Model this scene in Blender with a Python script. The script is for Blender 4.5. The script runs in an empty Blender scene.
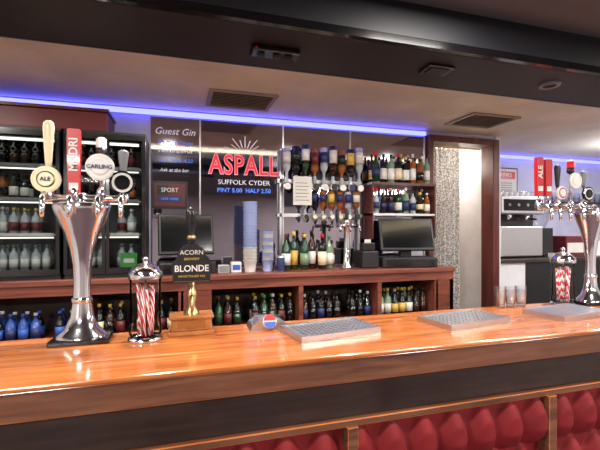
import bpy, bmesh, math, random
from mathutils import Matrix, Vector
random.seed(7)
R = math.radians
def lin(c):
    o=[]
    for v in c[:3]:
        v/=255.0
        o.append(v/12.92 if v<=.04045 else ((v+.055)/1.055)**2.4)
    return (o[0],o[1],o[2],1)

# ---------------------------------------------------------------- materials
def base(name):
    m=bpy.data.materials.new(name); m.use_nodes=True
    nt=m.node_tree; b=nt.nodes['Principled BSDF']
    return m,nt,b
def coords(nt,scale=(1,1,1)):
    tc=nt.nodes.new('ShaderNodeTexCoord'); mp=nt.nodes.new('ShaderNodeMapping')
    mp.inputs['Scale'].default_value=scale
    nt.links.new(tc.outputs['Object'],mp.inputs['Vector'])
    return mp
def noise(nt,mp,scale,detail=4):
    n=nt.nodes.new('ShaderNodeTexNoise'); n.inputs['Scale'].default_value=scale
    n.inputs['Detail'].default_value=detail
    nt.links.new(mp.outputs[0],n.inputs['Vector']); return n
def ramp(nt,fac,stops):
    r=nt.nodes.new('ShaderNodeValToRGB')
    e=r.color_ramp.elements
    while len(e)<len(stops): e.new(.5)
    for i,(p,c) in enumerate(stops):
        e[i].position=p; e[i].color=c
    nt.links.new(fac,r.inputs[0]); return r
def addbump(nt,b,h,strength,dist=.01):
    bp=nt.nodes.new('ShaderNodeBump'); bp.inputs['Strength'].default_value=strength
    bp.inputs['Distance'].default_value=dist
    nt.links.new(h,bp.inputs['Height']); nt.links.new(bp.outputs[0],b.inputs['Normal'])
def mat(name,col,rough=.5,metal=0,coat=0,var=.08,vs=6,bump=0,bs=60,stretch=(1,1,1),es=0):
    m,nt,b=base(name); c=lin(col)
    mp=coords(nt,stretch); n=noise(nt,mp,vs)
    lo=tuple(max(0,v*(1-var)) for v in c[:3])+(1,)
    hi=tuple(min(1,v*(1+var)) for v in c[:3])+(1,)
    r=ramp(nt,n.outputs[0],[(.3,lo),(.7,hi)])
    nt.links.new(r.outputs[0],b.inputs['Base Color'])
    b.inputs['Roughness'].default_value=rough; b.inputs['Metallic'].default_value=metal
    b.inputs['Coat Weight'].default_value=coat; b.inputs['Coat Roughness'].default_value=.06
    if es:
        nt.links.new(r.outputs[0],b.inputs['Emission Color']); b.inputs['Emission Strength'].default_value=es
    if bump:
        n2=noise(nt,mp,bs,5); addbump(nt,b,n2.outputs[0],bump)
    return m
def wood(name,c1,c2,c3,rough=.3,coat=0,st=(1,12,12),sc=2.2,cr=.16):
    m,nt,b=base(name); mp=coords(nt,st)
    n=noise(nt,mp,sc,8); n.inputs['Distortion'].default_value=.6
    r=ramp(nt,n.outputs[0],[(.3,lin(c1)),(.5,lin(c2)),(.72,lin(c3))])
    mp2=coords(nt,(st[0]*3,st[1]*9,st[2]*9)); n2=noise(nt,mp2,3,3)
    mx=nt.nodes.new('ShaderNodeMix'); mx.data_type='RGBA'; mx.blend_type='MULTIPLY'
    mx.inputs[0].default_value=.3
    r2=ramp(nt,n2.outputs[0],[(.35,(.5,.45,.4,1)),(.6,(1,1,1,1))])
    nt.links.new(r.outputs[0],mx.inputs[6]); nt.links.new(r2.outputs[0],mx.inputs[7])
    nt.links.new(mx.outputs[2],b.inputs['Base Color'])
    mp3=coords(nt,(1,1,1)); n3=noise(nt,mp3,5,3)
    rr=ramp(nt,n3.outputs[0],[(.3,(rough*.7,)*3+(1,)),(.7,(rough*1.3,)*3+(1,))])
    nt.links.new(rr.outputs[0],b.inputs['Roughness'])
    b.inputs['Coat Weight'].default_value=coat; b.inputs['Coat Roughness'].default_value=cr
    addbump(nt,b,n3.outputs[0],.15,.01)
    return m
def thin(name,col,gloss=.15,rough=.03):
    m=bpy.data.materials.new(name); m.use_nodes=True; nt=m.node_tree
    for n in list(nt.nodes): nt.nodes.remove(n)
    o=nt.nodes.new('ShaderNodeOutputMaterial'); t=nt.nodes.new('ShaderNodeBsdfTransparent')
    g=nt.nodes.new('ShaderNodeBsdfGlossy'); g.inputs['Roughness'].default_value=rough
    t.inputs[0].default_value=lin(col)
    l=nt.nodes.new('ShaderNodeLayerWeight'); l.inputs[0].default_value=gloss
    x=nt.nodes.new('ShaderNodeMixShader')
    nt.links.new(l.outputs['Facing' if gloss>.3 else 'Fresnel'],x.inputs[0])
    nt.links.new(t.outputs[0],x.inputs[1]); nt.links.new(g.outputs[0],x.inputs[2]); nt.links.new(x.outputs[0],o.inputs[0])
    return m
def emis(name,col,s):
    m=bpy.data.materials.new(name); m.use_nodes=True; nt=m.node_tree
    for n in list(nt.nodes): nt.nodes.remove(n)
    o=nt.nodes.new('ShaderNodeOutputMaterial'); e=nt.nodes.new('ShaderNodeEmission')
    e.inputs[0].default_value=lin(col); e.inputs[1].default_value=s
    nt.links.new(e.outputs[0],o.inputs[0]); return m

W_TOP=wood('counter_wood',(166,88,40),(192,110,54),(212,134,74),.21,.5,cr=.1)
W_FAS=wood('fascia_wood',(84,50,36),(110,68,48),(132,84,60),.5,0)
W_DRK=wood('dark_wood',(40,27,24),(52,35,30),(66,44,38),.55,0)
W_BACK=wood('backbar_wood',(96,48,38),(126,66,52),(146,82,64),.4,.1)
W_FRAME=wood('frame_wood',(66,24,22),(92,38,34),(108,48,42),.4,.1,(12,12,1))
W_PUMP=wood('pump_wood',(140,84,44),(176,112,62),(196,136,84),.35,.2,(4,4,4))
CHROME=mat('chrome',(228,228,232),.12,1,var=.03)
STEEL=mat('brushed_steel',(205,205,208),.36,1,var=.08,vs=20,stretch=(1,20,20))
TRAYB=mat('tray_steel',(205,207,212),.36,.9,var=.05)
TRAYD=mat('tray_well',(66,66,70),.4,.7,var=.05)
BRASS=mat('brass',(190,164,116),.28,1)
BLK=mat('black_plastic',(22,22,25),.45)
BLKG=mat('black_gloss',(12,12,15),.18,coat=.3)
SCREEN=mat('screen_glass',(10,12,16),.15,coat=.3)
BEAM=mat('beam_black',(19,19,27),.5,var=.15)
BEAME=mat('beam_edge',(60,58,66),.35,var=.1)
WHITE=mat('white_plastic',(226,224,220),.4)
PAPER=mat('paper_white',(215,212,205),.7)
CREAM=mat('cream_enamel',(232,216,178),.3,coat=.4)
RED=mat('red_enamel',(190,20,26),.35,coat=.3)
DRED=mat('dark_red_trim',(96,28,32),.45)
GREEN=mat('green_label',(70,160,70),.5)
BLUE=mat('blue_label',(50,90,180),.5)
LBLUE=mat('blue_chalk_glow',(80,130,250),.6,es=.35)  # chalk colours from here to pink also glow, brightness put into emission
CHALK=mat('white_chalk_glow',(225,228,240),.7,es=.2)
REDT=mat('red_chalk_glow',(228,44,62),.6,es=.35)
PINK=mat('pink_chalk_glow',(246,176,190),.6,es=.2)
YEL=mat('yellow_label',(205,170,80),.5)
ORG=mat('orange_label',(180,100,50),.5)
NAVY=mat('navy_label',(30,44,90),.5)
GREY=mat('grey_plastic',(120,122,126),.5)
VENT=mat('vent_metal',(150,138,122),.5); VENTD=mat('vent_dark',(70,62,56),.7)
CEIL=mat('ceiling_plaster',(216,206,180),.55,var=.14,vs=2.2,bump=.4,bs=14)
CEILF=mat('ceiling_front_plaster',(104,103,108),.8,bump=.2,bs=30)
WALL=mat('wall_paint',(200,196,194),.8,bump=.1)
WALLB=mat('wall_bar_paint',(190,190,214),.7,bump=.1)
WALLC=mat('wall_corridor_paint',(206,184,162),.8)
WALLW=mat('wall_white_paint',(214,214,220),.7)
WALLR=mat('wall_rear_paint',(170,160,158),.8)
CARPET=mat('carpet',(70,50,54),.95,var=.4,vs=40,bump=.4,bs=200)
LINO=mat('bar_floor_vinyl',(100,96,92),.6,var=.2,vs=12)
VINYL=mat('red_velvet',(120,6,17),.75,var=.15,vs=10)
LED=emis('led_blue_violet',(90,92,255),5.5)
UPFILL=emis('added_uplight_glow',(255,244,228),37)  # emission of the added uplight trough behind the bulkhead
FLAMP=emis('fridge_lamp',(255,244,230),2.4)
GLASSD=thin('door_glass',(225,228,228),.1)
JAR=thin('jar_glass',(247,249,249),.14)
CUP=thin('plastic_cup',(238,240,242),.36,.2)
MIRROR=mat('mirror_silver',(172,168,180),.05,1,var=.02)
G_GREEN=mat('glass_green',(24,58,34),.1,coat=.4); G_BROWN=mat('glass_brown',(48,24,14),.1,coat=.4)
G_DARK=mat('glass_dark',(14,16,18),.1,coat=.4); G_CLEAR=mat('glass_clear',(168,176,182),.08,coat=.4)
G_AMB=mat('glass_amber',(140,82,36),.1,coat=.4); G_BLUE=mat('glass_blue',(36,70,150),.1,coat=.4)
G_PALE=mat('glass_palegreen',(120,142,116),.1,coat=.4)
CUPB=mat('cup_pale_blue',(172,188,232),.35)
def stripes():
    m,nt,b=base('straw_stripe'); tc=nt.nodes.new('ShaderNodeTexCoord'); s=nt.nodes.new('ShaderNodeSeparateXYZ')
    nt.links.new(tc.outputs['Object'],s.inputs[0])
    a0=nt.nodes.new('ShaderNodeMath'); a0.operation='MULTIPLY_ADD'; a0.inputs[1].default_value=2.6
    nt.links.new(s.outputs[1],a0.inputs[0]); nt.links.new(s.outputs[2],a0.inputs[2])
    a=nt.nodes.new('ShaderNodeMath'); a.operation='MULTIPLY_ADD'; a.inputs[1].default_value=3.7
    nt.links.new(s.outputs[0],a.inputs[0]); nt.links.new(a0.outputs[0],a.inputs[2])
    p=nt.nodes.new('ShaderNodeMath'); p.operation='MULTIPLY'; p.inputs[1].default_value=24
    nt.links.new(a.outputs[0],p.inputs[0])
    f=nt.nodes.new('ShaderNodeMath'); f.operation='FRACT'; nt.links.new(p.outputs[0],f.inputs[0])
    r=ramp(nt,f.outputs[0],[(0,lin((215,20,34))),(.5,lin((245,240,240)))]); r.color_ramp.interpolation='CONSTANT'
    nt.links.new(r.outputs[0],b.inputs['Base Color']); b.inputs['Roughness'].default_value=.4
    return m
STRAW=stripes()
def lace():
    m,nt,b=base('lace_curtain'); mp=coords(nt); v=nt.nodes.new('ShaderNodeTexVoronoi'); v.inputs['Scale'].default_value=55
    nt.links.new(mp.outputs[0],v.inputs['Vector'])
    r=ramp(nt,v.outputs['Distance'],[(.3,lin((234,233,232))),(.65,lin((160,156,156)))])
    nt.links.new(r.outputs[0],b.inputs['Base Color']); b.inputs['Roughness'].default_value=.9
    t=nt.nodes.new('ShaderNodeBsdfTranslucent'); nt.links.new(r.outputs[0],t.inputs[0])
    x=nt.nodes.new('ShaderNodeMixShader'); x.inputs[0].default_value=.35
    o=[n for n in nt.nodes if n.type=='OUTPUT_MATERIAL'][0]
    nt.links.new(b.outputs[0],x.inputs[1]); nt.links.new(t.outputs[0],x.inputs[2]); nt.links.new(x.outputs[0],o.inputs[0])
    return m
LACE=lace()

# ---------------------------------------------------------------- mesh builder
class B:
    def __init__(s,name): s.name=name; s.bm=bmesh.new(); s.mats=[]
    def mi(s,m):
        if m not in s.mats: s.mats.append(m)
        return s.mats.index(m)
    def box(s,x0,x1,y0,y1,z0,z1,m,M=None,bev=0):
        vs=[]
        for z in (z0,z1):
            for y in (y0,y1):
                for x in (x0,x1):
                    v=Vector((x,y,z))
                    if M is not None: v=M@v
                    vs.append(s.bm.verts.new(v))
        i=s.mi(m); fs=[]
        for q in ((0,2,3,1),(4,5,7,6),(0,1,5,4),(2,6,7,3),(0,4,6,2),(1,3,7,5)):
            f=s.bm.faces.new([vs[k] for k in q]); f.material_index=i; fs.append(f)
        if bev:
            es=list({e for f in fs for e in f.edges})
            bmesh.ops.bevel(s.bm,geom=es,offset=bev,segments=2,affect='EDGES',profile=.5)
    def cbox(s,c,d,m,M=None,bev=0):
        a,b_,e=d
        T=Matrix.Translation(c)@(M if M is not None else Matrix.Identity(4))
        s.box(-a/2,a/2,-b_/2,b_/2,-e/2,e/2,m,T,bev)
    def lathe(s,prof,c,m,seg=16,M=None,sx=1,sy=1,mats=None,smooth=True):
        T=Matrix.Translation(c)@(M if M is not None else Matrix.Identity(4))
        rings=[]
        for r,z in prof:
            if r<1e-6: rings.append([s.bm.verts.new(T@Vector((0,0,z)))])
            else: rings.append([s.bm.verts.new(T@Vector((r*sx*math.cos(2*math.pi*k/seg),r*sy*math.sin(2*math.pi*k/seg),z))) for k in range(seg)])
        for j in range(len(rings)-1):
            a,b_=rings[j],rings[j+1]; i=s.mi(mats[j] if mats else m)
            for k in range(seg):
                k2=(k+1)%seg
                if len(a)==1 and len(b_)==1: continue
                if len(a)==1: f=s.bm.faces.new((a[0],b_[k],b_[k2]))
                elif len(b_)==1: f=s.bm.faces.new((a[k],a[k2],b_[0]))
                else: f=s.bm.faces.new((a[k],a[k2],b_[k2],b_[k]))
                f.material_index=i; f.smooth=smooth
    def cyl(s,c,r,h,m,M=None,seg=16,sx=1,sy=1):
        e=min(r,h)*.12
        s.lathe([(0,0),(r-e,0),(r,e),(r,h-e),(r-e,h),(0,h)],c,m,seg,M,sx,sy,smooth=False)
    def disc(s,c,r,t,m,m2=None,M=None,seg=24):   # disc facing -Y
        Q=(M if M is not None else Matrix.Identity(4))@Matrix.Rotation(R(90),4,'X')
        s.lathe([(0,-t/2),(r,-t/2),(r,t/2),(r*.84,t/2+.003),(r*.84,t/2+.001),(0,t/2+.001)],c,m,seg,Q,mats=[m,m,m,m,m2 or m],smooth=False)
    def tube(s,pts,r,m,seg=8):
        pts=[Vector(p) for p in pts]; n=len(pts); rr=r if isinstance(r,(list,tuple)) else [r]*n
        rings=[]; up=None
        for k in range(n):
            t=(pts[min(k+1,n-1)]-pts[max(k-1,0)]).normalized()
            if up is None: up=Vector((0,0,1)) if abs(t.z)<.9 else Vector((0,1,0))
            a=t.cross(up)
            if a.length<1e-4: a=t.cross(Vector((1,0,0)))
            a.normalize(); b_=a.cross(t).normalized(); up=b_
            rings.append([s.bm.verts.new(pts[k]+rr[k]*(a*math.cos(2*math.pi*j/seg)+b_*math.sin(2*math.pi*j/seg))) for j in range(seg)])
        i=s.mi(m)
        for k in range(n-1):
            for j in range(seg):
                f=s.bm.faces.new((rings[k][j],rings[k][(j+1)%seg],rings[k+1][(j+1)%seg],rings[k+1][j])); f.material_index=i; f.smooth=True
        for q in (rings[0],rings[-1]):
            f=s.bm.faces.new(q); f.material_index=i
    def prism(s,pts,y0,y1,m,M=None):   # polygon in XZ extruded in Y
        M=M if M is not None else Matrix.Identity(4)
        a=[s.bm.verts.new(M@Vector((x,y0,z))) for x,z in pts]; b_=[s.bm.verts.new(M@Vector((x,y1,z))) for x,z in pts]
        i=s.mi(m); n=len(pts)
        fs=[s.bm.faces.new(a),s.bm.faces.new(b_[::-1])]+[s.bm.faces.new((a[k],b_[k],b_[(k+1)%n],a[(k+1)%n])) for k in range(n)]
        for f in fs: f.material_index=i
    def text(s,t,size,c,m,M=None,ext=.0008,sx=1,bold=0,shear=0,sp=1):
        cu=bpy.data.curves.new('t','FONT'); cu.body=t; cu.size=size; cu.extrude=ext; cu.align_x='CENTER'; cu.align_y='CENTER'
        cu.offset=bold; cu.shear=shear; cu.resolution_u=3; cu.space_character=sp
        ob=bpy.data.objects.new('t',cu); bpy.context.scene.collection.objects.link(ob)
        bpy.context.view_layer.update()
        me=ob.evaluated_get(bpy.context.evaluated_depsgraph_get()).to_mesh()
        T=Matrix.Translation(c)@(M if M is not None else Matrix.Identity(4))@Matrix.Rotation(R(90),4,'X')@Matrix.Diagonal((sx,1,1,1))
        vs=[s.bm.verts.new(T@v.co) for v in me.vertices]; i=s.mi(m)
        for p in me.polygons:
            try:
                f=s.bm.faces.new([vs[k] for k in p.vertices]); f.material_index=i
            except Exception: pass
        bpy.data.objects.remove(ob)
    def done(s,parent=None):
        bmesh.ops.recalc_face_normals(s.bm,faces=s.bm.faces)
        me=bpy.data.meshes.new(s.name)
        xs=[v.co for v in s.bm.verts]
        o=Vector(((min(v.x for v in xs)+max(v.x for v in xs))/2,(min(v.y for v in xs)+max(v.y for v in xs))/2,min(v.z for v in xs)))
        for v in s.bm.verts: v.co-=o
        s.bm.to_mesh(me); s.bm.free()
        for m in s.mats: me.materials.append(m)
        ob=bpy.data.objects.new(s.name,me); ob.location=o
        bpy.context.scene.collection.objects.link(ob)
        if parent: ob.parent=parent; ob.location=o-parent.location
        return ob
VERT=Matrix.Rotation(R(-90),4,'Y')

def bottle(b,x,y,z,h,r,g,lab,cap,kind=0,flip=False,seg=12):
    if kind==0: P=[(0,0),(.92,0),(1,.02),(1,.14),(1.02,.14),(1.02,.46),(1,.46),(1,.6),(.82,.68),(.42,.76),(.34,.82),(.32,.9),(.4,.9),(.4,1),(0,1)]
    elif kind==1: P=[(0,0),(.92,0),(1,.02),(1,.12),(1.02,.12),(1.02,.5),(1,.5),(1,.66),(.9,.72),(.4,.76),(.34,.8),(.33,.88),(.42,.88),(.42,1),(0,1)]
    else: P=[(0,0),(.8,0),(.9,.02),(1,.2),(1.02,.2),(1.04,.44),(1,.44),(.9,.56),(.6,.66),(.4,.74),(.36,.8),(.34,.86),(.45,.86),(.45,1),(0,1)]
    ms=[g,g,g,g,lab,lab,g,g,g,g,g,cap,cap,cap]
    Mx=Matrix.Rotation(math.pi,4,'X') if flip else None
    b.lathe([(a*r,c*h) for a,c in P],(x,y,z+h if flip else z),g,seg,Mx,mats=ms)

# ---------------------------------------------------------------- room shell
b=B('floor'); b.box(-2.7,6.3,-3.6,2.0,-.05,0,CARPET); b.box(-2.7,6.3,2.0,4.8,-.05,0,LINO); b.done()
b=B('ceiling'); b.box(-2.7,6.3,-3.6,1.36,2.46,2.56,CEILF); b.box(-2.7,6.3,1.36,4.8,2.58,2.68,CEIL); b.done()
b=B('wall_left'); b.box(-2.7,-2.6,-3.5,3.5,0,2.6,WALL); b.done()
b=B('wall_right'); b.box(6.2,6.3,-3.5,4.7,0,2.6,WALL); b.done()
b=B('wall_front'); b.box(-2.7,6.3,-3.6,-3.5,0,2.5,WALLR); b.done()
b=B('wall_back'); b.box(-2.7,2.39,3.5,3.6,0,2.58,WALLB); b.box(2.39,3.25,3.5,3.6,2.54,2.58,WALLB)
b.box(3.265,3.33,3.5,4.7,0,2.58,WALLW); b.box(3.33,6.2,4.3,4.4,0,2.58,WALLB); b.done()
b=B('wall_corridor'); b.box(1.9,3.265,4.6,4.7,0,2.58,WALLC); b.box(1.9,1.98,3.6,4.6,0,2.58,WALLC); b.done()
b=B('bulkhead_beam'); b.box(-2.59,6.19,1.365,1.71,2.3,2.58,BEAM,bev=.004); b.box(-2.59,6.19,1.335,1.36,2.3,2.33,BLKG)
b.box(-2.59,6.19,1.335,1.364,2.33,2.458,BEAM); b.box(-2.59,6.19,1.712,1.722,2.3,2.33,BEAME)
b.done()
def spot(x,y):
    b=B('recessed_spotlight'); b.lathe([(0,-.004),(.03,-.004),(.03,-.008),(.045,-.012),(.05,0),(0,0)],(x,y,2.3),GREY,20,mats=[BLK,BLK,GREY,GREY,GREY]); b.done()
b=B('ceiling_sensor'); b.box(.27,.46,1.5,1.57,2.278,2.3,BLKG,bev=.005)
for dx in (.31,.37,.42): b.cyl((dx,1.535,2.268),.014,.012,BLK)
b.cyl((.285,1.5,2.284),.005,.006,RED); b.done()
spot(1.73,1.51)
b=B('ceiling_speaker'); b.box(1.02,1.15,1.46,1.55,2.288,2.3,BLKG,bev=.004); b.box(1.04,1.13,1.475,1.535,2.284,2.289,BLK); b.done()
def vent(x,y):
    b=B('ceiling_vent'); w=.25;d=.2
    b.box(x-w,x+w,y-d,y-d+.03,2.566,2.58,VENT); b.box(x-w,x+w,y+d-.03,y+d,2.566,2.58,VENT)
    b.box(x-w,x-w+.03,y-d+.03,y+d-.03,2.566,2.58,VENT); b.box(x+w-.03,x+w,y-d+.03,y+d-.03,2.566,2.58,VENT)
    b.box(x-w+.03,x+w-.03,y-d+.03,y+d-.03,2.576,2.579,VENTD)
    for k in range(10):
        yy=y-d+.045+k*.0345; b.cbox((x,yy,2.572),(2*w-.06,.022,.003),VENT,Matrix.Rotation(R(20),4,'X'))
    b.done()
vent(.46,3.06); vent(2.64,3.0)
b=B('led_strip_light'); b.box(-2.59,2.37,3.455,3.48,2.525,2.562,LED); b.box(-2.59,2.37,3.48,3.499,2.53,2.57,WHITE)
b.box(3.34,6.1,4.255,4.28,2.525,2.562,LED); b.box(3.34,6.1,4.28,4.299,2.53,2.57,WHITE); b.done()
b=B('back_bar_mirror')
xs=[-.22,.18,.905,1.56,2.37]
for i in range(4):
    b.box(xs[i]+.006,xs[i+1]-.006,3.488,3.499,1.26,2.52,MIRROR)
    b.box(xs[i+1]-.008,xs[i+1]+.004,3.48,3.499,1.26,2.52,STEEL)
mirror_ob=b.done()
b=B('door_1'); b.box(2.392,2.45,3.44,3.62,0,2.535,W_FRAME,bev=.006); b.box(3.18,3.262,3.44,3.62,0,2.535,W_FRAME,bev=.006)
b.box(2.45,3.18,3.44,3.62,2.47,2.535,W_FRAME,bev=.006); b.done()
b=B('lace_curtain'); n=96
pts=[(2.46+.5*k/n,3.68+.03*math.sin(k*.55)) for k in range(n+1)]
va=[b.bm.verts.new((x,y,.05)) for x,y in pts]; vb=[b.bm.verts.new((x,y,2.46)) for x,y in pts]; i=b.mi(LACE)
for k in range(n):
    f=b.bm.faces.new((va[k],va[k+1],vb[k+1],vb[k])); f.material_index=i; f.smooth=True
b.tube([(2.42,3.68,2.475),(3.22,3.68,2.475)],.012,BRASS); b.done()

# ---------------------------------------------------------------- bar counter
b=B('bar_counter')
for y0,y1 in ((1.455,1.665),(1.666,1.872),(1.873,2.08)): b.box(-2.59,5.2,y0,y1,1.082,1.1,W_TOP,bev=.005)
b.box(-2.59,5.2,1.468,2.07,1.06,1.0815,W_FAS)
b.box(-2.59,5.2,1.463,1.50,.985,1.0815,W_FAS,bev=.003)
b.box(-2.59,5.2,1.53,1.56,.82,.99,W_DRK)
b.box(-2.59,5.2,1.505,1.56,.785,.815,W_FAS,bev=.004)
b.box(-2.59,5.2,1.56,1.60,0,1.06,W_DRK); b.box(-2.59,5.2,2.03,2.06,0,1.06,W_BACK); b.box(-2.59,5.2,1.60,2.03,.5,.53,W_BACK)
b.box(-2.59,5.2,1.48,1.56,0,.14,W_DRK)
for x in (-2.56,-1.42,-.37,.68,1.73,2.78,3.83,4.88): b.box(x-.024,x+.024,1.488,1.56,.14,.79,W_FAS,bev=.003)
i=b.mi(VINYL); x0,x1,z0,z1=-2.59,5.2,.14,.79; nx,nz=1200,66
def hgt(x,z):
    u=(x-.01)/.158; t=(.79-z)/.24; row=int(t); f=t-row
    if row%2: u+=.5
    s=abs(math.sin(math.pi*u)); cu=abs(math.cos(math.pi*u))
    top=min(1,max(0,(f-.34*cu**2.5))*3.2)**.5
    bot=min(1,max(0,(1-f)+.0)*3)**.5
    return .068*(s**.5)*top*bot
grid=[[b.bm.verts.new((x0+(x1-x0)*p/nx,1.553-hgt(x0+(x1-x0)*p/nx,z0+(z1-z0)*q/nz),z0+(z1-z0)*q/nz)) for p in range(nx+1)] for q in range(nz+1)]
for q in range(nz):
    for p in range(nx):
        f=b.bm.faces.new((grid[q][p],grid[q][p+1],grid[q+1][p+1],grid[q+1][p])); f.material_index=i; f.smooth=True
b.done()

# ---------------------------------------------------------------- back bar counter
b=B('back_bar_cabinet')
b.box(-2.59,2.385,3.03,3.485,1.21,1.25,W_BACK,bev=.006); b.box(-2.59,2.38,3.05,3.07,1.14,1.21,W_BACK)
b.box(-2.59,2.38,3.07,3.45,.795,.825,W_BACK); b.box(-2.59,2.38,3.45,3.48,0,1.21,W_DRK); b.box(-2.59,2.38,3.05,3.08,0,.8,W_BACK)
for x in (-2.55,-1.6,-.6,.02,.94,1.64,2.2,2.36): b.box(x-.018,x+.018,3.055,3.45,.8,1.21,W_BACK)
b.box(.02,.24,3.055,3.075,.8,1.21,W_BACK); b.box(2.2,2.38,3.055,3.075,.8,1.21,W_BACK)
b.done()
def under(name,x0,x1,gs,labs,h,r,caps,skip=.14):
    b=B(name); x=x0+r+.01
    while x<x1-r:
        if random.random()>skip:
            for row in (0,1):
                y=3.16+row*(2*r+.012)
                bottle(b,x,y,.825,h*random.uniform(.95,1.02),r,random.choice(gs),random.choice(labs),random.choice(caps),seg=10)
        x+=2*r+.01
    b.done()
under('soft_drink_bottles',-1.2,-.62,[G_BLUE,NAVY,G_DARK],[BLUE,NAVY],.2,.032,[WHITE,BLUE])
under('beer_bottles',-.58,0,[G_BROWN,G_DARK],[DRED,CREAM,G_DARK],.23,.03,[YEL,BLK])
under('mixer_bottles',.26,.92,[G_GREEN,G_BROWN,G_DARK],[PAPER,DRED,G_DARK,G_GREEN],.24,.031,[YEL,DRED,GREEN,WHITE])
under('cola_bottles',.96,1.62,[G_DARK,G_DARK,G_BROWN],[G_DARK,G_DARK,NAVY],.235,.031,[BLK,WHITE,BLK])
under('ale_bottles',1.66,2.18,[G_BROWN,G_PALE,G_DARK],[PAPER,YEL,G_BROWN],.24,.031,[YEL,BLK])

# ---------------------------------------------------------------- fridges
def fridge(x0,x1,green=False):
    b=B('bottle_fridge'); y0,y1=3.1,3.46; z0,z1=1.25,2.28
    b.box(x0,x0+.03,y0,y1,z0,z1,BLK); b.box(x1-.03,x1,y0,y1,z0,z1,BLK); b.box(x0+.03,x1-.03,y1-.02,y1,z0,z1,GREY)
    b.box(x0+.03,x1-.03,y0,y1-.02,z0,z0+.06,BLK); b.box(x0+.03,x1-.03,y0,y1-.02,z1-.07,z1,BLK)
    mid=(x0+x1)/2
    for a,c in ((x0,mid-.002),(mid+.002,x1)):
        b.box(a,a+.022,y0-.03,y0-.002,z0+.03,z1-.02,BLKG); b.box(c-.022,c,y0-.03,y0-.002,z0+.03,z1-.02,BLKG)
        b.box(a+.022,c-.022,y0-.03,y0-.002,z0+.03,z0+.07,BLKG); b.box(a+.022,c-.022,y0-.03,y0-.002,z1-.06,z1-.02,BLKG)
        b.box(a+.022,c-.022,y0-.018,y0-.012,z0+.07,z1-.06,GLASSD)
    b.tube([(mid-.03,y0-.03,1.6),(mid-.03,y0-.055,1.62),(mid-.03,y0-.055,1.9),(mid-.03,y0-.03,1.92)],.006,CHROME)
    b.box(x0+.05,x1-.05,y0+.03,y0+.05,z1-.085,z1-.07,FLAMP)
    for z in (1.53,1.77,2.0): b.box(x0+.05,x1-.05,y0+.03,y0+.036,z-.001,z+.008,FLAMP)
    zs=[1.31,1.56,1.80,2.03]
    sets=[([G_CLEAR,G_CLEAR,G_PALE],[WHITE,PAPER,PAPER],[WHITE,GREY]),([G_CLEAR,G_BROWN,G_CLEAR],[PAPER,DRED,WHITE],[YEL,WHITE]),
          ([G_DARK,G_AMB,G_BROWN],[G_DARK,PAPER,NAVY,ORG],[BLK,BLK,GREY]),([G_DARK,G_BROWN],[G_DARK,DRED,G_BROWN],[YEL,BLK,BLK])]
    for zi,(z,(gs,ls,cs)) in enumerate(zip(zs,sets)):
        if zi: b.box(x0+.03,x1-.03,y0+.02,y1-.02,z-.012,z-.004,STEEL)
        x=x0+.085; g,l,c=random.choice(gs),random.choice(ls),random.choice(cs)
        while x<x1-.07:
            if random.random()<.35: g,l,c=random.choice(gs),random.choice(ls),random.choice(cs)
            hh=random.uniform(.175,.19)
            if random.random()>.12:
                for yy in (3.18,3.26):
                    bottle(b,x,yy,z-.004,hh,.027,g,l,c,seg=10)
            x+=.066
        if zi==0 and green: b.box(x1-.17,x1-.06,3.125,3.14,1.31,1.42,GREEN); b.box(x1-.15,x1-.08,3.122,3.125,1.35,1.38,WHITE)
        b.box(x0+.045,x1-.045,y0+.010,y0+.016,z-.016,z+.006,PAPER if zi==1 else GREY)
    b.done()
fridge(-1.62,-.77); fridge(-.745,-.225,True)
b=B('cornice_panel'); b.box(-1.65,-.48,3.12,3.46,2.282,2.42,DRED,bev=.006); b.box(-1.65,-.47,3.10,3.45,2.42,2.44,W_FRAME); b.done()

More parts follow.
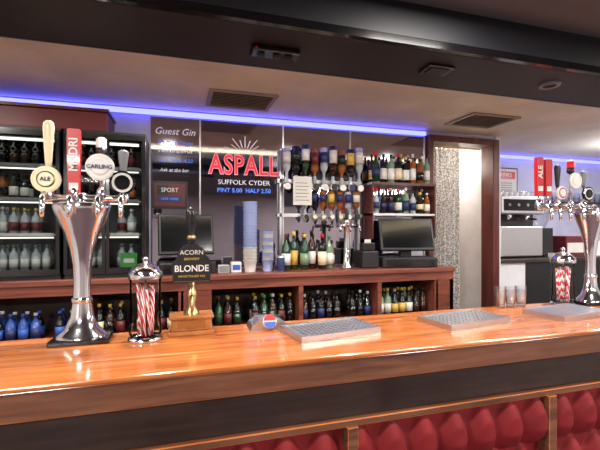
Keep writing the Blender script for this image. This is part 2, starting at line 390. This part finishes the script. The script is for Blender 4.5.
# ---------------------------------------------------------------- beer fonts
def font(x,y,taps,z=1.1):
    b=B('beer_font')
    b.box(x-.12,x+.12,y-.075,y+.075,z,z+.022,BLKG,bev=.006)
    P=[(.105,.022),(.1,.035),(.07,.06),(.048,.11),(.038,.18),(.034,.25),(.037,.33),(.05,.41),(.072,.48),(.098,.54),(.116,.585),(.118,.6),(.11,.612),(0,.618)]
    b.lathe(P,(x,y,z),CHROME,32,sy=.68)
    b.lathe([(.039,.17),(.043,.175),(.043,.19),(.038,.195)],(x,y,z),CHROME,24,sy=.75)
    xa=min([t[0] for t in taps]+[x]); xb=max([t[0] for t in taps]+[x]); yy=y-.02
    b.tube([(xa,yy,z+.63),(xb,yy,z+.63)],.016,CHROME,12)
    b.lathe([(.03,.61),(.026,.65),(0,.655)],(x,y-.01,z),CHROME,16)
    for (tx,kind,zb,rb,c1,c2,z0,z1,hm,txt) in taps:
        b.lathe([(0,-.02),(.02,-.02),(.024,0),(.02,.03),(.012,.05),(0,.05)],(tx,yy,z+.63),CHROME,14)
        b.tube([(tx,yy-.01,z+.635),(tx,yy-.06,z+.64),(tx,yy-.085,z+.62),(tx,yy-.09,z+.57),(tx,yy-.09,z+.545)],[.013,.013,.012,.010,.008],CHROME,10)
        b.tube([(tx,yy,z+.66),(tx,yy,z0+.01)],.007,CHROME,8)
        if rb:
            b.disc((tx,yy-.03,zb),rb,.014,c1,c2)
            b.disc((tx,yy-.04,zb),rb*.62,.004,BRASS if c1==CREAM else c1,c1)
            if txt: b.text(txt,rb*.42,(tx,yy-.047,zb),NAVY if c1 in (CREAM,WHITE) else WHITE,bold=.0004)
            b.tube([(tx,yy,zb-.01),(tx,yy-.03,zb-.01)],.008,CHROME,8)
        if kind=='club':
            h=z1-z0
            b.lathe([(0,0),(.012,0),(.014,.1*h),(.019,.5*h),(.023,.85*h),(.02,.95*h),(.01,h),(0,h)],(tx,yy,z0),hm,14,sy=.7)
        elif kind=='blade':
            h=z1-z0
            b.prism([(tx-.022,z0),(tx+.022,z0),(tx+.027,z0+.85*h),(tx+.025,z1-.004),(tx+.02,z1),(tx-.02,z1),(tx-.025,z1-.004),(tx-.027,z0+.85*h)],yy-.012,yy+.012,hm)
            b.text(txt,.048,(tx,yy-.0135,z0+.62*h),WHITE,VERT,bold=.001)
            b.box(tx-.018,tx+.018,yy-.014,yy-.011,z0+.03,z0+.06,WHITE)
        elif kind=='barrel':
            h=z1-z0
            b.lathe([(0,0),(.014,0),(.022,.1*h),(.022,.45*h),(.022,.45*h),(.022,.9*h),(.012,h),(0,h)],(tx,yy,z0),BLK,14,mats=[BLK,BLK,BLK,BLK,hm,hm,hm])
    b.done()
font(-.405,1.97,[(-.53,'club',1.805,.056,CREAM,CREAM,1.865,2.06,CREAM,'ALE'),
 (-.432,'blade',0,0,None,None,1.735,2.03,RED,'MADRI'),
 (-.325,'barrel',1.865,.058,WHITE,WHITE,1.915,2.0,WHITE,'CARLING'),
 (-.235,'club',1.80,.052,G_DARK,PAPER,1.85,1.95,GREY,'')])
font(2.61,1.97,[(2.15,'blade',0,0,None,None,1.80,2.04,RED,'ALE'),(2.22,'blade',0,0,None,None,1.80,2.03,RED,''),
 (2.30,'club',1.82,.04,WHITE,RED,1.86,2.0,BLK,''),(2.41,'barrel',1.9,.05,WHITE,WHITE,1.95,2.03,RED,''),(2.52,'club',1.82,.045,G_DARK,PAPER,1.87,1.97,GREY,'')])

# ---------------------------------------------------------------- straw dispensers
def straws(x,y):
    b=B('straw_dispenser'); z=1.1
    b.lathe([(0,0),(.074,0),(.076,.006),(.072,.014),(.06,.02)],(x,y,z),CHROME,24)
    b.lathe([(.06,.018),(.07,.03),(.07,.05),(.066,.06),(.066,.26),(.068,.27),(.068,.285)],(x,y,z),JAR,24)
    b.lathe([(.072,.275),(.074,.285),(.072,.3),(.055,.325),(.03,.34),(.01,.345),(.01,.352),(.016,.36),(.012,.37),(0,.372)],(x,y,z),CHROME,24)
    b.tube([(x,y,z+.02),(x,y,z+.34)],.004,CHROME)
    for k in range(15):
        a=random.uniform(0,6.28); r=.034*math.sqrt(random.uniform(.05,1)); a2=a+random.uniform(-.9,.9)
        b.tube([(x+r*math.cos(a),y+r*math.sin(a),z+.022),(x+r*1.3*math.cos(a2),y+r*1.3*math.sin(a2),z+.235+random.uniform(-.01,.02))],.006,STRAW,7)
    b.done()
straws(-.14,1.92); straws(2.40,1.995)

# ---------------------------------------------------------------- hand pump
b=B('hand_pump'); x,y=.061,1.98
b.box(x-.105,x+.105,y-.06,y+.08,1.1,1.12,W_PUMP,bev=.005); b.box(x-.092,x+.092,y-.048,y+.068,1.12,1.175,W_PUMP,bev=.005)
b.box(x-.102,x+.102,y-.057,y+.077,1.175,1.19,W_PUMP,bev=.005)
b.box(x-.06,x+.06,y-.052,y-.047,1.135,1.165,BRASS)
b.lathe([(.036,.09),(.034,.105),(.022,.115),(.02,.15),(.026,.165),(.027,.185),(.022,.2),(.015,.21),(.013,.26),(0,.26)],(x,y,1.1),BRASS,20)
b.lathe([(.012,.24),(.014,.3),(.012,.42),(.018,.44),(.016,.46),(.013,.47),(.02,.52),(.026,.56),(.024,.585),(.012,.6),(0,.602)],(x,y,1.1),BLKG,18)
b.lathe([(.017,.445),(.021,.45),(.021,.46),(.016,.465)],(x,y,1.1),BRASS,18)
b.tube([(x,y-.02,1.27),(x,y-.07,1.285),(x,y-.085,1.25),(x,y-.085,1.215)],[.010,.009,.008,.007],BRASS,10)
pts=[(x-.085,1.345),(x+.085,1.345),(x+.088,1.44)]
pts+=[(x+.07,1.455),(x+.055,1.5),(x+.03,1.52),(x,1.527),(x-.03,1.52),(x-.055,1.5),(x-.07,1.455),(x-.088,1.44)]
b.prism(pts,y-.045,y-.03,BLK)
b.prism([(x-.08,1.35),(x+.08,1.35),(x+.08,1.352),(x-.08,1.352)],y-.047,y-.045,BRASS)
b.text('ACORN',.03,(x,y-.047,1.485),PAPER); b.text('BLONDE',.042,(x,y-.047,1.41),WHITE,sx=.95,bold=.0005); b.text('HAND PULLED ALE',.014,(x,y-.047,1.375),YEL)
b.text('BREWERY',.016,(x,y-.047,1.455),YEL)
b.tube([(x,y-.03,1.42),(x,y,1.42)],.008,BRASS)
b.done()

# ---------------------------------------------------------------- soft drink dispenser cradle
b=B('soda_gun_holder'); x,y=.43,1.985
b.prism([(x-.095,1.1),(x+.095,1.1),(x+.085,1.125),(x+.05,1.15),(x-.05,1.15),(x-.085,1.125)],y-.06,y+.06,STEEL)
Q=Matrix.Rotation(R(-25),4,'X')
b.disc((x,y-.06,1.14),.034,.014,WHITE,WHITE,Q)
b.prism([(.03*math.cos(a*.314),.03*math.sin(a*.314)+.004) for a in range(0,11)],-.012,-.010,RED,Matrix.Translation((x,y-.06,1.14))@Q)
b.prism([(.03*math.cos(a*.314),-.03*math.sin(a*.314)-.004) for a in range(0,11)],-.012,-.010,BLUE,Matrix.Translation((x,y-.06,1.14))@Q)
b.tube([(x+.03,y,1.145),(x+.08,y+.01,1.155),(x+.1,y+.04,1.14),(x+.1,y+.06,1.11)],.008,BLK)
b.done()

# ---------------------------------------------------------------- drip trays
def tray(x,y,w,d,ang):
    b=B('drip_tray'); T=Matrix.Translation((x,y,1.1))@Matrix.Rotation(R(ang),4,'Z')
    b.box(-w/2+.01,w/2-.01,-d/2+.01,d/2-.01,0,.010,TRAYD,T)
    for a in ((-w/2,w/2,-d/2,-d/2+.016),(-w/2,w/2,d/2-.016,d/2),(-w/2,-w/2+.016,-d/2+.016,d/2-.016),(w/2-.016,w/2,-d/2+.016,d/2-.016)):
        b.box(a[0],a[1],a[2],a[3],0,.028,STEEL,T)
    n=int((w-.03)/.026)
    for k in range(n):
        xx=-w/2+.026+k*(w-.052)/(n-1); b.box(xx-.005,xx+.005,-d/2+.014,d/2-.014,.020,.025,TRAYB,T)
    for k in range(8):
        yy=-d/2+.026+k*(d-.052)/7; b.box(-w/2+.014,w/2-.014,yy-.005,yy+.005,.020,.0245,TRAYB,T)
    b.done()
tray(.70,1.80,.42,.24,9); tray(1.46,1.79,.43,.24,9); tray(2.15,1.77,.42,.24,9)
b=B('plastic_glasses')
for k,(x,y) in enumerate([(1.93,2.03),(2.01,2.03),(2.09,2.03)]):
    for j in range(2):
        b.lathe([(0,.003),(.026,0),(.034,.11),(.035,.112)],(x,y,1.1+j*.02),CUP,14)
b.done()

# ---------------------------------------------------------------- back bar items
def till(x,y,w,tilt,yaw,zc=1.25,hs=.3):
    b=B('till_terminal'); Z=Matrix.Translation((x,y,zc))@Matrix.Rotation(R(yaw),4,'Z')
    b.box(-w*.5,w*.5,-.12,.13,0,.09,BLK,Z,bev=.01); b.box(-w*.42,w*.42,-.125,-.12,.015,.07,BLKG,Z)
    b.box(-.05,.05,-.01,.05,.09,.22,BLK,Z)
    S=Z@Matrix.Translation((0,-.02,.14+hs/2))@Matrix.Rotation(R(-tilt),4,'X')
    b.box(-w/2,w/2,-.015,.02,-hs/2,hs/2,BLK,S,bev=.008); b.box(-w/2+.02,w/2-.02,-.018,-.014,-hs/2+.025,hs/2-.02,SCREEN,S)
    b.done()
till(.06,3.26,.42,14,6,hs=.32); till(1.98,3.2,.5,18,-12,hs=.3)
b=B('receipt_printer'); b.box(1.52,1.68,3.14,3.36,1.25,1.40,BLK,bev=.012); b.box(1.54,1.66,3.17,3.25,1.40,1.47,BLKG,bev=.01); b.box(1.57,1.63,3.2,3.203,1.47,1.50,PAPER); b.done()
b=B('plastic_cup_stack')
for j in range(19):
    b.lathe([(.042,0),(.055,.085),(.06,.088),(.06,.092)],(.555,3.2,1.25+j*.026),CUPB if j>4 else WHITE,18)
b.done()
b=B('plastic_cup_stack')
for j in range(9):
    b.lathe([(.036,0),(.048,.09),(.053,.092)],(.70,3.2,1.25+j*.03),[CUPB,WHITE][j%2],16)
b.done()
b=B('drinks_cartons'); b.box(.40,.48,3.16,3.24,1.25,1.33,PAPER,bev=.004); b.box(.30,.385,3.16,3.24,1.25,1.31,GREY,bev=.004)
b.box(.41,.47,3.157,3.16,1.27,1.31,BLUE); b.done()
b=B('drink_can'); b.lathe([(0,0),(.03,0),(.033,.01),(.033,.115),(.028,.13),(0,.13)],(.785,3.11,1.25),G_DARK,16,mats=[STEEL,STEEL,NAVY,STEEL,STEEL]); b.done()
b=B('wine_bottles')
for k,(g,l,c,h,kd) in enumerate([(G_GREEN,PAPER,DRED,.3,0),(G_GREEN,YEL,YEL,.32,1),(G_GREEN,G_PALE,YEL,.30,0),(G_BROWN,PAPER,BLK,.33,0),(G_DARK,CREAM,RED,.30,1),(G_PALE,WHITE,GREEN,.29,0)]):
    bottle(b,.86+k*.08,3.22+(k%2)*.05,1.25,h,.037,g,l,c,kd,seg=16)
b.done()
b=B('small_bottles')
for k in range(5): bottle(b,1.08+k*.062,3.38,1.25,.24,.027,random.choice([G_AMB,G_CLEAR,G_GREEN]),random.choice([PAPER,RED,YEL]),BLK,seg=12)
b.done()
b=B('spirit_optics')
b.box(.84,1.66,3.44,3.47,2.0,2.035,STEEL); b.box(.84,1.66,3.44,3.47,1.70,1.73,STEEL)
b.box(.86,.88,3.44,3.479,1.28,2.3,STEEL); b.box(1.62,1.64,3.44,3.479,1.28,2.3,STEEL)
gl=[G_CLEAR,G_DARK,G_GREEN,G_AMB,G_CLEAR,G_BROWN,G_AMB,G_DARK,G_CLEAR]; lb=[PAPER,G_DARK,WHITE,DRED,NAVY,PAPER,BLK,YEL,PAPER]
cs=[WHITE,NAVY,WHITE,BLK,PAPER,BLK,WHITE,NAVY,WHITE]
for k in range(9):
    x=.91+k*.087; y=3.39
    bottle(b,x,y,2.03,.27+.02*(k%3),.036,gl[k],lb[k],G_CLEAR,k%2,flip=True,seg=14)
    b.lathe([(.011,.1),(.02,.09),(.022,.03),(.014,.02),(.008,0),(0,0)],(x,y,1.945),G_CLEAR,12)
    b.disc((x,y-.035,1.965),.036,.008,CHROME,cs[k],seg=16); b.box(x-.008,x+.008,y,3.45,2.005,2.02,CHROME)
for k in range(7):
    x=1.08+k*.083; y=3.39
    bottle(b,x,y,1.73,.2,.03,random.choice([G_AMB,G_DARK,G_CLEAR]),random.choice([PAPER,NAVY,YEL]),G_CLEAR,k%2,flip=True,seg=12)
    b.disc((x,y-.035,1.70),.024,.008,CHROME,random.choice([WHITE,BLK,CREAM]),seg=14); b.lathe([(.008,.09),(.018,.08),(.018,.02),(0,0)],(x,y,1.65),G_CLEAR,10)
b.done()
b=B('spirit_shelf')
for z in (2.02,1.735): b.box(1.69,2.365,3.29,3.479,z-.02,z,STEEL)
b.box(1.69,2.365,3.285,3.289,1.998,2.022,W_FRAME)
b.box(2.351,2.365,3.29,3.479,1.5,1.999,W_FRAME); b.box(1.69,1.704,3.29,3.479,1.5,1.999,W_FRAME); b.done()
b=B('spirit_bottles')
pal=[G_CLEAR,G_GREEN,G_AMB,G_DARK,G_BLUE,G_BROWN,G_PALE,G_DARK,G_CLEAR]; lp=[PAPER,YEL,DRED,WHITE,NAVY,PAPER,G_DARK,CREAM]; cp=[BLK,RED,YEL,WHITE,CHROME,BLK]
for z,h in ((2.02,.29),(1.735,.23)):
    for row in (0,1):
        x=1.75
        while x<2.31:
            r=random.uniform(.027,.037)
            bottle(b,x,3.335+row*.085,z,h*random.uniform(.82,1.08),r,random.choice(pal),random.choice(lp),random.choice(cp),random.choice([0,1,2]),seg=12)
            x+=.078
b.done()
b=B('chrome_tap_tower'); x,y=1.40,3.2
b.lathe([(0,0),(.05,0),(.048,.015),(.03,.03),(.026,.2),(.026,.38),(.034,.4),(.03,.42),(0,.43)],(x,y,1.25),CHROME,20)
b.tube([(x-.1,y,1.62),(x+.1,y,1.62)],.018,CHROME,12)
for d in (-.09,0,.09):
    b.tube([(x+d,y,1.62),(x+d,y-.06,1.62),(x+d,y-.08,1.57)],.011,CHROME); b.lathe([(.008,0),(.014,.02),(.018,.1),(.01,.12),(0,.12)],(x+d,y,1.64),BLK,10)
b.done()
b=B('framed_poster'); b.box(-.205,.075,3.455,3.487,1.76,1.985,BLK); b.box(-.185,.055,3.452,3.456,1.78,1.965,DRED); b.box(-.165,.035,3.449,3.453,1.815,1.86,NAVY); b.box(-.165,-.075,3.449,3.453,1.87,1.95,BLK)
b.text('SPORT',.05,(-.065,3.446,1.91),WHITE,sx=.9); b.text('LIVE HERE',.03,(-.065,3.446,1.838),LBLUE); b.done()
b=B('paper_notice'); b.box(.955,1.125,3.335,3.338,1.80,2.05,PAPER)
for k in range(6): b.box(.975,1.1-.015*(k%2),3.333,3.335,1.84+k*.03,1.846+k*.03,GREY)
b.done()
b=B('mirror_lettering'); Y=3.4865
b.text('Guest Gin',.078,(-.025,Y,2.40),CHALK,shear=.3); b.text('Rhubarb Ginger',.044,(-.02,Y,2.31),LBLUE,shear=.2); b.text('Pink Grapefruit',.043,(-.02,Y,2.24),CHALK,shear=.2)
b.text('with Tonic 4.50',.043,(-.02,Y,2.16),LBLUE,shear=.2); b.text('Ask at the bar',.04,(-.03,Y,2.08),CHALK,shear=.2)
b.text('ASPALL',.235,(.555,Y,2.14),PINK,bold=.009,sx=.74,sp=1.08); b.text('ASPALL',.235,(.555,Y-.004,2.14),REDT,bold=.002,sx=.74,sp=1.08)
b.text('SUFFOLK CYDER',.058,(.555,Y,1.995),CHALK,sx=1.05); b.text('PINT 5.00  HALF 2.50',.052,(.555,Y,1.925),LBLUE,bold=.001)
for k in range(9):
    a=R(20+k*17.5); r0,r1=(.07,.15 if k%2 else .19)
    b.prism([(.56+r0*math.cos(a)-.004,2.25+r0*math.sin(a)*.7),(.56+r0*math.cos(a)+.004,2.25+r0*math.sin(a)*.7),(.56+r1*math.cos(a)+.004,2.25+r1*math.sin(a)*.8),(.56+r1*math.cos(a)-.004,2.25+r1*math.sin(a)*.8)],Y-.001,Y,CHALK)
b.done(mirror_ob)

# ---------------------------------------------------------------- right alcove
b=B('alcove_counter'); b.box(3.335,6.1,3.55,4.29,1.21,1.25,W_DRK,bev=.005); b.box(3.335,3.75,3.58,3.61,0,1.21,WALLW); b.box(3.75,6.1,3.58,3.61,0,1.21,BLK)
for x in (4.3,4.9,5.5): b.box(x-.01,x+.01,3.565,3.58,.1,1.15,GREY)
b.done()
b=B('coffee_machine'); x0,x1=3.5,4.12
b.box(x0,x1,3.68,4.1,1.27,1.62,STEEL,bev=.012); b.box(x0,x1,3.82,4.1,1.62,1.76,BLK); b.box(x0,x1,3.66,4.1,1.76,1.97,STEEL,bev=.015)
b.box(x0+.03,x1-.03,3.655,3.662,1.80,1.93,BLKG)
for k in range(4): b.cyl((x0+.1+k*.13,3.655,1.865),.018,.012,CHROME,Matrix.Rotation(R(90),4,'X'))
for k in range(2): b.lathe([(.03,0),(.034,.05),(.03,.06)],(x0+.18+k*.26,3.74,1.70),CHROME,14); b.tube([(x0+.18+k*.26,3.72,1.71),(x0+.18+k*.26,3.6,1.70)],.012,BLK)
for xx in (x0+.05,x1-.05):
    for yy in (3.73,4.05): b.cyl((xx,yy,1.25),.02,.022,BLK)
b.tube([(x0+.02,3.7,1.975),(x0+.02,3.7,2.02),(x1-.02,3.7,2.02),(x1-.02,3.7,1.975)],.006,CHROME)
for k in range(7): b.lathe([(0,0),(.025,0),(.038,.06),(.036,.06)],(x0+.07+k*.08,3.85,1.97),WHITE,12)
b.done()
b=B('coffee_grinder'); b.box(4.2,4.36,3.75,3.98,1.25,1.6,BLK,bev=.01); b.lathe([(.05,0),(.09,.1),(.09,.22),(.07,.24),(0,.24)],(4.28,3.86,1.6),CUP,18); b.box(4.22,4.34,3.7,3.75,1.25,1.3,STEEL); b.done()
b=B('notice_board'); b.box(3.9,4.35,4.275,4.299,2.05,2.4,BLK); b.box(3.92,4.33,4.27,4.276,2.07,2.38,PAPER); b.box(3.95,4.3,4.267,4.271,2.25,2.35,RED); b.text('DRINKS',.07,(4.12,4.266,2.3),WHITE)
for k in range(4): b.box(3.96,4.25,4.267,4.271,2.1+.03*k,2.11+.03*k,GREY)
b.done()
b=B('glass_shelf'); b.box(4.5,5.9,4.05,4.299,1.93,1.95,W_DRK)
for k in range(14):
    b.lathe([(0,.004),(.03,0),(.038,.13)],(4.56+k*.095,4.14,1.95),CUP,12)
b.done()
b=B('crisp_boxes'); b.box(4.5,4.8,3.7,3.95,1.25,1.5,DRED,bev=.004); b.box(4.52,4.78,3.695,3.7,1.3,1.42,PAPER); b.box(4.85,5.2,3.7,3.95,1.25,1.45,WHITE,bev=.004); b.done()

# ---------------------------------------------------------------- lights
def arealamp(x,y,z,size,e,col=(1,.95,.89),name='added_ceiling_fill'):  # added fill lamp with a modelled housing
    b=B(name); s=size/2
    b.box(x-s-.03,x+s+.03,y-s-.03,y+s+.03,z-.02,z,WHITE); ob=b.done()
    l=bpy.data.lights.new(name+'_bulb','AREA'); l.shape='SQUARE'; l.size=size; l.energy=e; l.color=col
    o=bpy.data.objects.new(name+'_bulb',l); bpy.context.scene.collection.objects.link(o)
    o.parent=ob; o.location=Vector((x,y,z-.025))-ob.location
for x in (-1.4,2.9,4.8): arealamp(x,-1.6,2.46,.6,110)  # added lamps behind the camera, put in to light the room
for x in (-.9,1.0,2.9): arealamp(x,.88,2.46,.36,24)  # added lamps overhead, set where the mirror does not show them
for x in (-1.5,-.1,1.3,2.7,4.1,5.3): arealamp(x,2.14,2.58,.1,19,name='added_bar_fill')  # added lamps hidden behind the bulkhead to light counter and bottles
b=B('added_cove_uplight'); b.box(-2.55,6.15,1.725,1.86,2.40,2.41,BEAM); b.box(-2.55,6.15,1.85,1.86,2.41,2.47,BEAM); b.box(-2.55,6.15,1.76,1.81,2.411,2.425,UPFILL); b.done()  # added trough, unseen behind the bulkhead, brightens the bar ceiling
w=bpy.data.worlds.new('World'); bpy.context.scene.world=w; w.use_nodes=True
w.node_tree.nodes['Background'].inputs[0].default_value=(.5,.5,.55,1); w.node_tree.nodes['Background'].inputs[1].default_value=.3
for nm,loc,e,c in (('added_corridor_fill',(2.95,4.1,2.35),17,(1,.92,.82)),('added_alcove_fill',(4.9,3.2,2.35),24,(.76,.8,1))):  # added lamps to brighten the corridor and the alcove
    b=B(nm); b.cyl((loc[0],loc[1],2.56),.08,.02,WHITE); ob=b.done()
    l=bpy.data.lights.new(nm+'_bulb','POINT'); l.energy=e; l.color=c; l.shadow_soft_size=.05
    o=bpy.data.objects.new(nm+'_bulb',l); bpy.context.scene.collection.objects.link(o); o.parent=ob; o.location=Vector(loc)-ob.location

cam=bpy.data.cameras.new('camera'); cam.lens=24; cam.sensor_width=36; cam.shift_y=.005; cam.clip_start=.05
co=bpy.data.objects.new('camera',cam); co.location=(0,0,1.6); co.rotation_euler=(R(90),0,-R(16.95))
bpy.context.scene.collection.objects.link(co); bpy.context.scene.camera=co
bpy.context.scene.view_settings.view_transform='Standard'
bpy.context.scene.view_settings.exposure=.2
